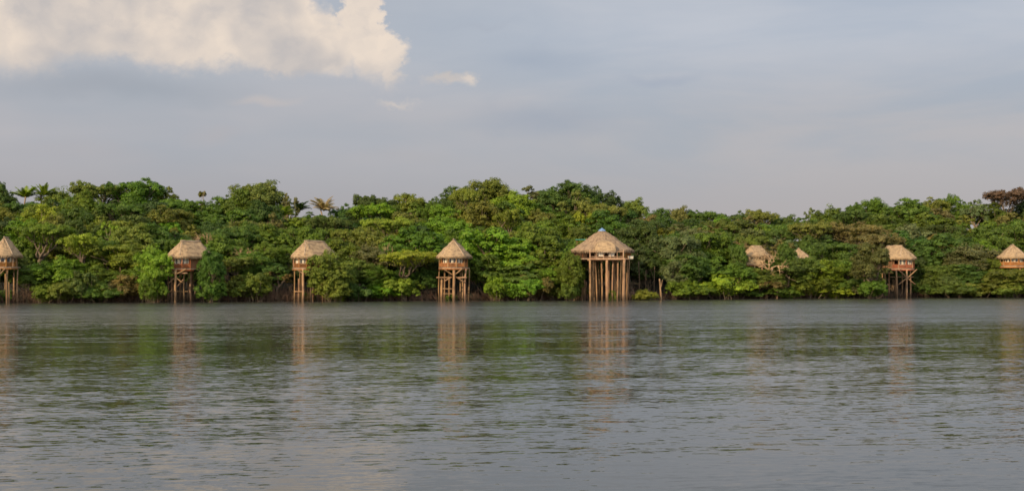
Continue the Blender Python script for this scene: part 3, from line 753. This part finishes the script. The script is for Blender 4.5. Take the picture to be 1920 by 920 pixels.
def hut(px, base_px, roof_top, eave, deck_py, t, rz, label, posts, Rr=2.75, L=4.0, body=2.15, dark=False, seed=1, braces=(), beams=(), wins=4, wc=0., wall_mat=None, rail=True, roof_cap=True, prof=None, apexy=None):
    """px column of the front apex; posts: (column, top row or None, y offset, radius) ..."""
    X, Y = at(px, t); S = Y / F; rng = np.random.default_rng(seed)
    root = empty('stilt_hut', (X, Y, 0), 0, label, 'hut', 'thatched huts on stilts along the river')
    zr, ze, zd = zat(roof_top, Y), zat(eave, Y), zat(deck_py, Y)
    rot = Matrix.Rotation(rz, 2)
    def T(p): v = rot @ Vector((p[0], p[1])); return (v.x, v.y)
    ol = polyfy(stadium(Rr, L), Rr, L); A, B = (0, 0), (0, L)
    def ridge_l(p):
        v = rot.transposed() @ Vector(p); return T((0, min(L, max(0, v.y))))
    olw = [T(p) for p in ol]
    prof = prof or (lambda h: h + .02 * math.sin(math.pi * h))
    roof = thatch_roof(root, olw, ridge_l, ze, zr, rng, prof=prof)
    if roof_cap:
        mb = MB(); uv = []
        a, b = T((0, -.25)), T((0, L + .25)); pts = [(a[0] * (1 - k) + b[0] * k, a[1] * (1 - k) + b[1] * k, zr + .05 + rng.normal() * .02) for k in np.linspace(0, 1, 7)]
        mb.tube(pts, [.09, .12, .11, .13, .11, .12, .09], 8)
        for ang in (225, 315):                           # pale bands of thatch on the hips
            e = (Rr * math.cos(R(ang)), Rr * math.sin(R(ang))); q = []
            for k in np.linspace(.06, .98, 9):
                w = T((e[0] * (1 - k), e[1] * (1 - k))); q.append((w[0], w[1], ze + (zr - ze) * prof(k) - .02))
            mb.tube(q, [.075] * 9, 7)
        mb.build('ridge_cap', M_THATCH_CAP, roof, True, [(v[0], v[2]) for v in [tuple(w) for w in mb.v]])
    # floor with joists
    dk = polyfy(stadium(body + .15, L, seg=16), body, L)
    MB().prism([T(p) for p in dk], zd - .16, zd).build('deck', M_DECK, root)
    mb = MB()
    for p, q in zip(dk[:16], dk[1:17]): mb.bar((*T((p[0] * .985, p[1] * .985)), zd - .27), (*T((q[0] * .985, q[1] * .985)), zd - .27), .1, .2)
    mb.build('fascia', M_RED, root)
    # body: red boarding with openings above the parapet on the front half
    nfac = 5; W = wall_mat or M_BOARD; wb = MB(); wh = ze - zd + .45; par = wh - .35 if wins == 0 else min(.62, wh * .4)
    body_in = body - .35
    fp = [(body_in * math.cos(a), body_in * math.sin(a)) for a in [math.pi + math.pi * i / nfac for i in range(nfac + 1)]] + [(body_in, L), (-body_in, L)]
    for i in range(len(fp)):
        p, q = fp[i], fp[(i + 1) % len(fp)]; mid = ((p[0] + q[0]) / 2, (p[1] + q[1]) / 2); front = i < nfac
        hh = par if front else wh
        wb.bar((*T(p), zd + hh / 2), (*T(q), zd + hh / 2), .09, hh)
        if front: wb.bar((*T(p), zd + wh - .12), (*T(q), zd + wh - .12), .09, .24)
    for i, p in enumerate(fp): wb.bar((*T(p), zd), (*T(p), zd + wh), .17 if i < nfac + 1 else .12)
    wb.build('wall', W, root)
    for i in range(nfac):
        p, q = fp[i], fp[i + 1]; Lf = math.dist(p, q); k = 2 if Lf > .9 else 1
        for j in range(k):
            u = (j + .5) / k; m_ = (p[0] * (1 - u) + q[0] * u, p[1] * (1 - u) + q[1] * u); a = math.atan2(m_[1], m_[0]) + rz; w = T(m_)
            if wins and abs(i - (nfac - 1) / 2 - wc) <= wins / 2:
                window(root, w[0] + math.cos(a) * .05, w[1] + math.sin(a) * .05, zd + par, Lf / k - .16, wh - par - .22, a)
    # inner dark partition so the room is not see-through
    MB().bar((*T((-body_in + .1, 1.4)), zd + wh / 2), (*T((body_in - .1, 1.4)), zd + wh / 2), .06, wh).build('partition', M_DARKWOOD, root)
    if rail:
        rp = [T(((body + .05) * math.cos(a), (body + .05) * math.sin(a))) for a in [math.pi + math.pi * i / 5 for i in range(6)]]
        railing(root, rp, zd, .66, M_RED, .15, bal=.07)
        for p in rp[:]: MB().bar((*p, zd), (*p, ze + .35), .13).build('veranda_post', M_RED if rng.random() < .4 else M_LOG, root)
    def at_px(c, yo=0.): return (c - base_px) * S + (base_px - px) * S
    for (c, top, yo, r) in posts:
        zt = zd - .2 if top is None else zat(top, Y); x = at_px(c); mb = MB()
        log(mb, (x, yo, -1.6), (x + rng.normal() * .05, yo, zt), r, rng); mb.build('post', M_LOG, root, True)
    for k in range(0 if t > 0 else 4):
        x = (k / 3 - .5) * 2 * body * .95 + rng.normal() * .15; yo = 1.6 + 1.8 * rng.random(); mb = MB(); x += yo * math.sin(-rz) * .6
        log(mb, (x, yo, -1.6), (x + rng.normal() * .1, yo, zd - .2), rng.uniform(.10, .15), rng); mb.build('post', M_LOG, root, True)
    for (x0, y0, x1, y1, yo, r) in braces:
        mb = MB(); log(mb, (at_px(x0), yo, zat(y0, Y)), (at_px(x1), yo, zat(y1, Y)), r, rng, 5, 1); mb.build('brace', M_LOG, root, True)
    for (x0, y0, x1, y1, yo, r) in beams:
        mb = MB(); log(mb, (at_px(x0), yo, zat(y0, Y)), (at_px(x1), yo, zat(y1, Y)), r, rng, 5, 1); mb.build('cross_beam', M_LOG, root, True)
    return root
HT = -3.2
hut(8, 8, 445, 479, 500, HT, R(14), 'thatched stilt hut cut off by the left edge of the photo', [(2, None, -1.2, .14), (10, None, -1.9, .16), (20, None, -1.1, .19), (-8, None, -1, .15), (15, 528, .5, .12), (5, None, 1.5, .13)], Rr=2.0, L=3.5, body=1.55, seed=2,
    braces=[(10, 514, 20, 503, -1.85, .09), (10, 514, 0, 503, -1.85, .09)])
hut(341, 338, 452, 481, 503, HT, -R(38), 'stilt hut with a row of cream framed windows and ridged thatch, second from left',
    [(313, None, .4, .13), (325, None, -.9, .17), (337, None, -2.2, .22), (348, None, -.8, .15), (358, None, .4, .21), (331, None, 1.8, .12), (352, None, 2.4, .12)], Rr=2.4, L=3.2, body=1.95, seed=3,
    braces=[(337, 514, 319, 504, -2.1, .12), (337, 514, 357, 504, -2.1, .12), (337, 519, 350, 530, -2.1, .12), (337, 519, 321, 533, -2.0, .11), (350, 524, 338, 538, -1.9, .08)],
    beams=[(313, 546, 357, 546, -.9, .09), (319, 512, 358, 512, -1.9, .12)], wins=4)
hut(573, 573, 452, 481, 502, HT, -R(40), 'stilt hut with deep red veranda and long thatch ridge, half covered by an olive tree',
    [(551, None, .5, .12), (561, 522, -1.0, .20), (573, None, -2.2, .25), (586, None, -.8, .17), (596, None, .4, .15), (604, None, 1.6, .13), (581, None, 1.4, .11)], Rr=2.3, L=3.6, body=1.85, seed=4,
    braces=[(575, 514, 560, 504, -2.1, .10), (575, 514, 591, 503, -2.1, .13)], beams=[(555, 546, 575, 546, -1.4, .08)], wins=2, wc=.5)
hut(850, 850, 449, 481, 501, HT, -R(2), 'lone stilt hut with pyramid thatch roof and open timber legs against bright green trees',
    [(829, 520, -.9, .24), (833, None, .6, .15), (852, None, -2.0, .27), (874, None, -1.0, .2), (866, None, 1.8, .13), (841, None, 1.9, .13)], Rr=2.72, L=3.8, body=2.15, seed=5,
    braces=[(852, 516, 834, 504, -1.95, .12), (852, 516, 868, 503, -1.95, .12), (855, 518, 872, 529, -1.8, .12), (834, 527, 848, 519, -1.6, .12)],
    beams=[(819, 520, 849, 520, -1.4, .14), (854, 520, 876, 520, -1.6, .12), (831, 541, 850, 541, -1.4, .11), (832, 550, 850, 550, -1.4, .07)], wins=3)
hut(1690, 1690, 461, 484, 503, -2.0, R(24), 'dark shaded stilt hut with an X of braces and orange railing beside brown trees',
    [(1664, None, 1.2, .14), (1676, None, -1.6, .19), (1693, None, -2.0, .17), (1708, None, .6, .15), (1686, None, 1.5, .12), (1699, None, 2.2, .13)], Rr=2.7, L=3.6, body=2.1, seed=6,
    braces=[(1678, 505, 1710, 533, -1.9, .10), (1712, 505, 1678, 533, -2.0, .10)], beams=[(1664, 519, 1709, 519, -1.2, .08), (1650, 512, 1676, 512, 0, .07)], wins=3, wc=.3)
hut(1900, 1904, 459, 482, 498, -1.5, -R(16), 'thatched red railed hut cut off by the right edge of the photo', [(1890, None, -1, .16), (1904, None, -1.8, .18), (1918, None, -1, .16), (1930, None, .5, .16)], Rr=2.75, L=3.6, body=2.15, seed=7, wins=3)
hut(1409, 1409, 460, 479, 495, 5, R(-62), 'small cream walled hut with brown thatch half buried in the trees', [(1396, None, -1, .16), (1411, None, -1.6, .17), (1426, None, -1, .16), (1440, None, 1.5, .16)], Rr=1.75, L=2.0, body=1.5, seed=8, wall_mat=M_OCHRE, wins=0, rail=False, roof_cap=False)
hut(1498, 1498, 466, 486, 500, 7, R(-10), 'hut of which only a slanting thatch corner shows above the trees', [(1486, None, -1, .16), (1498, None, -1.6, .17), (1512, None, -1, .16)], Rr=2.6, L=3.2, body=2.0, seed=9, wins=3)

# ---- the round pavilion
def pavilion():
    px, t = 1131, -3.0; X, Y = at(px, t); S = Y / F; rng = np.random.default_rng(44)
    root = empty('round_pavilion', (X, Y, 0), 0, 'large round thatched pavilion on a forest of tall log posts', 'pavilion')
    zr, ze, zd = zat(430, Y), zat(469, Y), zat(484, Y); Rr = 5.15
    ol = [(Rr * math.cos(2 * math.pi * i / 72), Rr * math.sin(2 * math.pi * i / 72)) for i in range(72)]
    C0 = (0, 2.6); ol = [(x, y + C0[1]) for x, y in ol]
    prof = lambda h: h * .92 + .17 * math.sin(math.pi * h) * h ** .6 + .0
    roof = thatch_roof(root, ol, lambda p: C0, ze, zr, rng, prof=lambda h: min(1.0, 1.0 * h + .03 * math.sin(math.pi * h) + .03 * math.sin(2 * math.pi * h) * -1), rows=18, thick=.34, fringe=1.3, ragged=.07, m=M_THATCH_OLD)
    # blue metal cap
    mb = MB()
    base = [(.62 * math.cos(a), C0[1] + .62 * math.sin(a)) for a in np.linspace(0, 2 * math.pi, 9)[:-1]]
    k0 = len(mb.v)
    for x, y in base: mb.v.append((x, y, zr - .18))
    for x, y in base: mb.v.append((x * .96, (y - C0[1]) * .96 + C0[1], zr - .05))
    mb.v.append((0, C0[1], zr + .36))
    for i in range(8):
        j = (i + 1) % 8; mb.f.append((i, j, 8 + j, 8 + i)); mb.f.append((8 + i, 8 + j, 16))
    mb.f.append(tuple(range(8))[::-1]); mb.build('roof_cap', M_BLUE, roof)
    # eyebrow dormer of thatch over the front
    mb = MB(); uv = []; n1, n2 = 22, 12; W, Hh, Dp = 1.65, 1.42, 2.6; cx, cz = .15, ze - .02; yf = C0[1] - Rr - .28
    for j in range(n2 + 1):
        v = j / n2
        for i in range(n1 + 1):
            a = math.pi * i / n1; k = math.cos(v * math.pi / 2) ** .55 if v < 1 else .02
            k2 = 1 + .12 * v
            x = cx + W * math.cos(a) * (k * .5 + .5) ; z = cz + Hh * math.sin(a) ** .85 * (1 - .06 * v) + v * .35
            o = rng.normal() * .025
            mb.v.append((x * k2 + o, yf + v * Dp + .55 * (1 - math.sin(a)) * (1 - v) * .0 + (0.9 * (math.sin(a) ** 2)) * (1 if v == 0 else 1) * .55, z + rng.normal() * .025)); uv.append((x, v * 3))
    for j in range(n2):
        for i in range(n1): a = j * (n1 + 1) + i; mb.f.append((a, a + 1, a + n1 + 2, a + n1 + 1))
    # front of the dormer: thatch face bulging forward down to the eave
    b0 = len(mb.v)
    for j in range(9):
        v = j / 8
        for i in range(n1 + 1):
            a = math.pi * i / n1; q = math.cos(v * math.pi / 2)
            x = cx + W * math.cos(a) ; top = Hh * math.sin(a) ** .85
            z = cz - .18 + (top + .18) * (1 - v); bul = .5 * math.sin(v * math.pi / 2) * math.sin(a) ** .5
            mb.v.append((x + rng.normal() * .02, yf + (0.9 * (math.sin(a) ** 2)) * .55 * (1 - v) - bul, z)); uv.append((x, 3 - v * 1.5))
    for j in range(8):
        for i in range(n1): a = b0 + j * (n1 + 1) + i; mb.f.append((a, a + n1 + 1, a + n1 + 2, a + 1))
    d = mb.build('dormer', M_THATCH, roof, True, uv)
    fb = MB(); fu = []
    for i in range(260):
        x = cx + rng.uniform(-W, W); y = yf - .5 * (max(0, 1 - ((x - cx) / W) ** 2)) ** .5 * .9; w = .04; k = len(fb.v)
        fb.v += [(x - w, y, cz - .1), (x + w, y, cz - .1), (x + rng.normal() * .04, y - .03, cz - .3 - rng.random() * .2)]; fu += [(x, 0), (x + .1, 0), (x, .4)]; fb.f.append((k, k + 1, k + 2))
    fb.build('dormer_fringe', M_THATCH_CAP, d, False, fu)
    # decks
    Ro = 4.75; octo = [(Ro * math.cos(a), C0[1] + Ro * math.sin(a)) for a in np.linspace(0, 2 * math.pi, 17)[:-1]]
    MB().prism(octo, zd - .18, zd).build('deck', M_DECK, root)
    x0, x1 = (1104 - px) * S, (1167 - px) * S; yb = C0[1] - Ro - .55
    MB().prism([(x0, yb), (x1, yb), (x1, yb + 1.8), (x0, yb + 1.8)], zd - .20, zd + .004).build('front_deck', M_DECK, root)
    MB().bar((x0 - .1, yb - .05, zd - .12), (x1 + .1, yb - .05, zd - .12), .09, .26).build('fascia', M_RAIL, root)
    MB().bar(((1167 - px) * S + .1, yb + 1.2, zd - .1), ((1184 - px) * S, yb + 2.2, zd - .1), .1, .2).build('fascia', M_RAIL, root)
    # front railing: two long rails and posts, side railing denser and red
    mb = MB()
    mb.bar((x0, yb, zd + 1.0), (x1, yb, zd + 1.0), .08, .10); mb.bar((x0, yb, zd + .22), (x1, yb, zd + .22), .06, .07)
    for k in np.linspace(0, 1, 6)[1:-1]: mb.bar((x0 + (x1 - x0) * k, yb, zd), (x0 + (x1 - x0) * k, yb, zd + .96), .08)
    mb.build('railing', M_RAIL, root)
    sr = [(Ro * .97 * math.cos(a), C0[1] + Ro * .97 * math.sin(a)) for a in np.linspace(-.95, .3, 6)]
    railing(root, sr, zd, .95, M_RED, .2, bal=.07)
    sl = [(Ro * .97 * math.cos(a), C0[1] + Ro * .97 * math.sin(a)) for a in np.linspace(math.pi - .3, math.pi + .95, 6)]
    railing(root, sl, zd, .95, M_DARKWOOD, .2, bal=.07)
    for a in np.linspace(0, 2 * math.pi, 13)[:-1]:
        mb = MB(); x, y = 4.3 * math.cos(a + .2), C0[1] + 4.3 * math.sin(a + .2); log(mb, (x, y, zd), (x, y, ze + .3), .12, rng); mb.build('veranda_post', M_RED if rng.random() < .6 else M_RAIL, root, True)
    for c in (1104, 1166):
        mb = MB(); log(mb, ((c - px) * S, yb + .1, zd), ((c - px) * S, yb + .1, ze + .02), .12, rng); mb.build('veranda_post', M_RAIL, root, True)
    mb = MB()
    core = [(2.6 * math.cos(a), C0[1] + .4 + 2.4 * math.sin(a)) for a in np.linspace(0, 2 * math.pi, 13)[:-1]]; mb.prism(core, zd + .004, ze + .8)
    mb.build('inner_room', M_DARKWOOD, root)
    # posts
    for (c, yo, r, top) in [(1111, yb + 1.0, .13, None), (1119, yb + 1.4, .14, None), (1127, yb + 1.1, .15, None), (1146, yb + 1.3, .15, None), (1155, yb + 1.0, .13, None), (1161, yb + 1.6, .14, None), (1172, yb + 2.6, .15, None), (1113, 2.2, .13, None), (1125, 2.6, .14, None), (1139, 1.8, .13, None), (1155, 3.2, .14, None), (1168, 1.2, .14, None), (1174, 3.6, .13, None), (1105, yb + .15, .19, None), (1136, yb + .2, .27, None), (1166, yb + .15, .28, None), (1110, .5, .15, None), (1116, -.2, .17, None), (1122, .8, .17, None), (1128, .0, .17, None),
                            (1142, .6, .18, None), (1150, -.4, .16, None), (1153.5, .9, .17, None), (1158, .2, .16, None), (1177, 1.0, .17, None), (1183, 4.4, .14, None), (1171, 2.6, .14, None),
                            (1147, 2.9, .14, None), (1133, 3.5, .14, None), (1119, 3.7, .14, None), (1162, 4.2, .14, None), (1107, 3.0, .15, None), (1101, 1.5, .17, 528), (1097, .6, .16, 524)]:
        x = (c - px) * S; mb = MB(); log(mb, (x, yo, -1.8), (x + rng.normal() * .12, yo, zd - .2 if top is None else zat(top, Y)), r, rng, 11); mb.build('post', M_LOG, root, True)
    # joists under the deck
    for y in (yb + .9, 1.2, 3.2):
        w = 2.6 if y < 0 else 4.0; mb = MB(); log(mb, (-w, y, zd - .32), (w, y, zd - .32), .12, rng, 6, 1); mb.build('cross_beam', M_LOG, root, True)
    # armchairs with cream cushions on the front deck
    for i, c in enumerate((1126, 1143.5)):
        ch = empty('armchair', (X + (c - px) * S, Y + yb + .75, zd + .004), R(180 + (8 if i else -12)), ['cream cushioned armchair behind the pavilion railing, left one of the pair', 'cream cushioned armchair behind the pavilion railing, right one of the pair'][i], 'armchair', 'cream armchairs on the pavilion deck')
        MB().prism([(-.42, -.35), (.42, -.35), (.42, .4), (-.42, .4)], .25, .48).build('seat', M_CLOTH, ch)
        mb = MB(); mb.v = [Vector(v) for v in ((-.45, .3, .3), (.45, .3, .3), (.45, .42, .3), (-.45, .42, .3), (-.40, .42, 1.0), (.40, .42, 1.0), (.38, .56, .98), (-.38, .56, .98))]
        mb.f = [(0, 1, 2, 3)[::-1], (4, 5, 6, 7), (0, 1, 5, 4), (1, 2, 6, 5), (2, 3, 7, 6), (3, 0, 4, 7)]; mb.build('backrest', M_CLOTH, ch)
        for sx in (-1, 1):
            MB().bar((sx * .48, -.35, .62), (sx * .48, .4, .62), .1, .09).build('armrest', M_CLOTH, ch)
            for sy in (-.3, .36): MB().bar((sx * .46, sy, 0), (sx * .46, sy, .575), .06).build('leg', M_DARKWOOD, ch)
    # pale box at the right corner of the deck
    bx = empty('storage_box', (X + (1181.5 - px) * S, Y + yb + 1.9, zd - .1), R(20), 'small cream box at the right corner of the pavilion deck', 'box')
    MB().prism([(-.34, -.25), (.34, -.25), (.34, .25), (-.34, .25)], 0.0, .34).build('box_body', M_CREAM, bx)
    MB().prism([(-.37, -.28), (.37, -.28), (.37, .28), (-.37, .28)], .343, .42).build('lid', M_CLOTH, bx)
    return root
pavilion()
# teal roof sheet of something behind the pavilion's roof, on its left
Xt, Yt = at(1086, 4.5); zt = zat(449, Yt)
rt = empty('metal_shelter', (Xt, Yt, 0), R(-8), 'teal sheet roofed shelter peeping out behind the pavilion thatch', 'shelter')
MB().prism([(-.7, 0), (2.2, 0), (2.2, 2.4), (-.7, 2.4)], zt - .04, zt + .04).build('roof', M_TEAL, rt)
for sx, sy in ((-.55, .15), (2.05, .15), (-.55, 2.25), (2.05, 2.25)):
    mb = MB(); log(mb, (sx, sy, 0.2), (sx, sy, zt - .12), .09, np.random.default_rng(int(sx * 9 + sy * 5 + 40))); mb.build('post', M_LOG, rt, True)
# standing trunks in the dark gap on the pavilion's right and left
rg = np.random.default_rng(9)
for i, (c, top, t, r) in enumerate([(1199, 490, 1.5, .10), (1211, 506, 3, .09), (1226, 500, 2, .08), (1240, 522, -2.2, .17), (1078, 526, -1, .16), (1090, 530, -1.5, .15), (395, 534, 1, .12), (420, 520, 2, .12), (440, 524, 2, .12), (1458, 538, -2.6, .16)]):
    X, Y = at(c, t)
    o = empty('dead_tree', (X, Y, 0)); mb = MB(); log(mb, (0, 0, -1.2), (rg.normal() * .15, 0, zat(top, Y)), r * 1.2, rg, 9, .6)
    br = rg.uniform(-1, 1); e = mb.v[-1]
    log(mb, (0, 0, zat(top, Y) * .6), (br * .8, 0, zat(top, Y) * .95), r * .5, rg, 5, .5)
    b = mb.build('trunk', M_BARK, o, True); b.color = (.6, .5, .4, 1) if i < 3 else (1.3, 1.05, .8, 1)  # shade of the gap painted into the bark colour of the first three
    lab = ['thin bare trunk in the dark gap, nearest to the pavilion on its right', 'thin bare trunk in the dark gap, second out from the pavilion', 'thin bare trunk in the dark gap, third out from the pavilion',
           'thick pale trunk standing in the water under the grey green tree', 'stubby trunk in the water, farther left of the pavilion posts', 'stubby trunk in the water just left of the pavilion posts',
           'bare trunk in the shade close right of the hut with cream windows', 'bare trunk in the shade, second right of the hut with cream windows', 'bare trunk in the shade, third right of the hut with cream windows',
           'short pale stump rising from the water right of the leaning bare tree'][i]
    tag(o, lab, 'bare trunk', 'bare trunks standing in the flooded margin')
print('TREES', len(TREES), sum(q['kd'] == 'tree' for q in TREES))
lr_ = random.Random(2)
for o in list(COL.objects):
    if o.type == 'MESH' and o.data.materials and o.data.materials[0] == M_LOG:
        v = lr_.uniform(.6, 1.15); k = .62 if o.parent and 'shaded' in str(o.parent.get('label', '')) else 1.0
        o.color = (v, v * lr_.uniform(.96, 1.04), v * lr_.uniform(.85, 1.05), 1)
tint = {}
for o in list(COL.objects):
    if o.type == 'MESH' and o.data.materials and o.data.materials[0] == M_RED:
        if o.parent.name not in tint: tint[o.parent.name] = (lr_.uniform(.65, 1.2), lr_.uniform(.85, 1.5), lr_.uniform(.8, 1.3))
        a, b, c = tint[o.parent.name]; v = lr_.uniform(.8, 1.1); o.color = (a * v, b * a * v, c * a * v, 1)
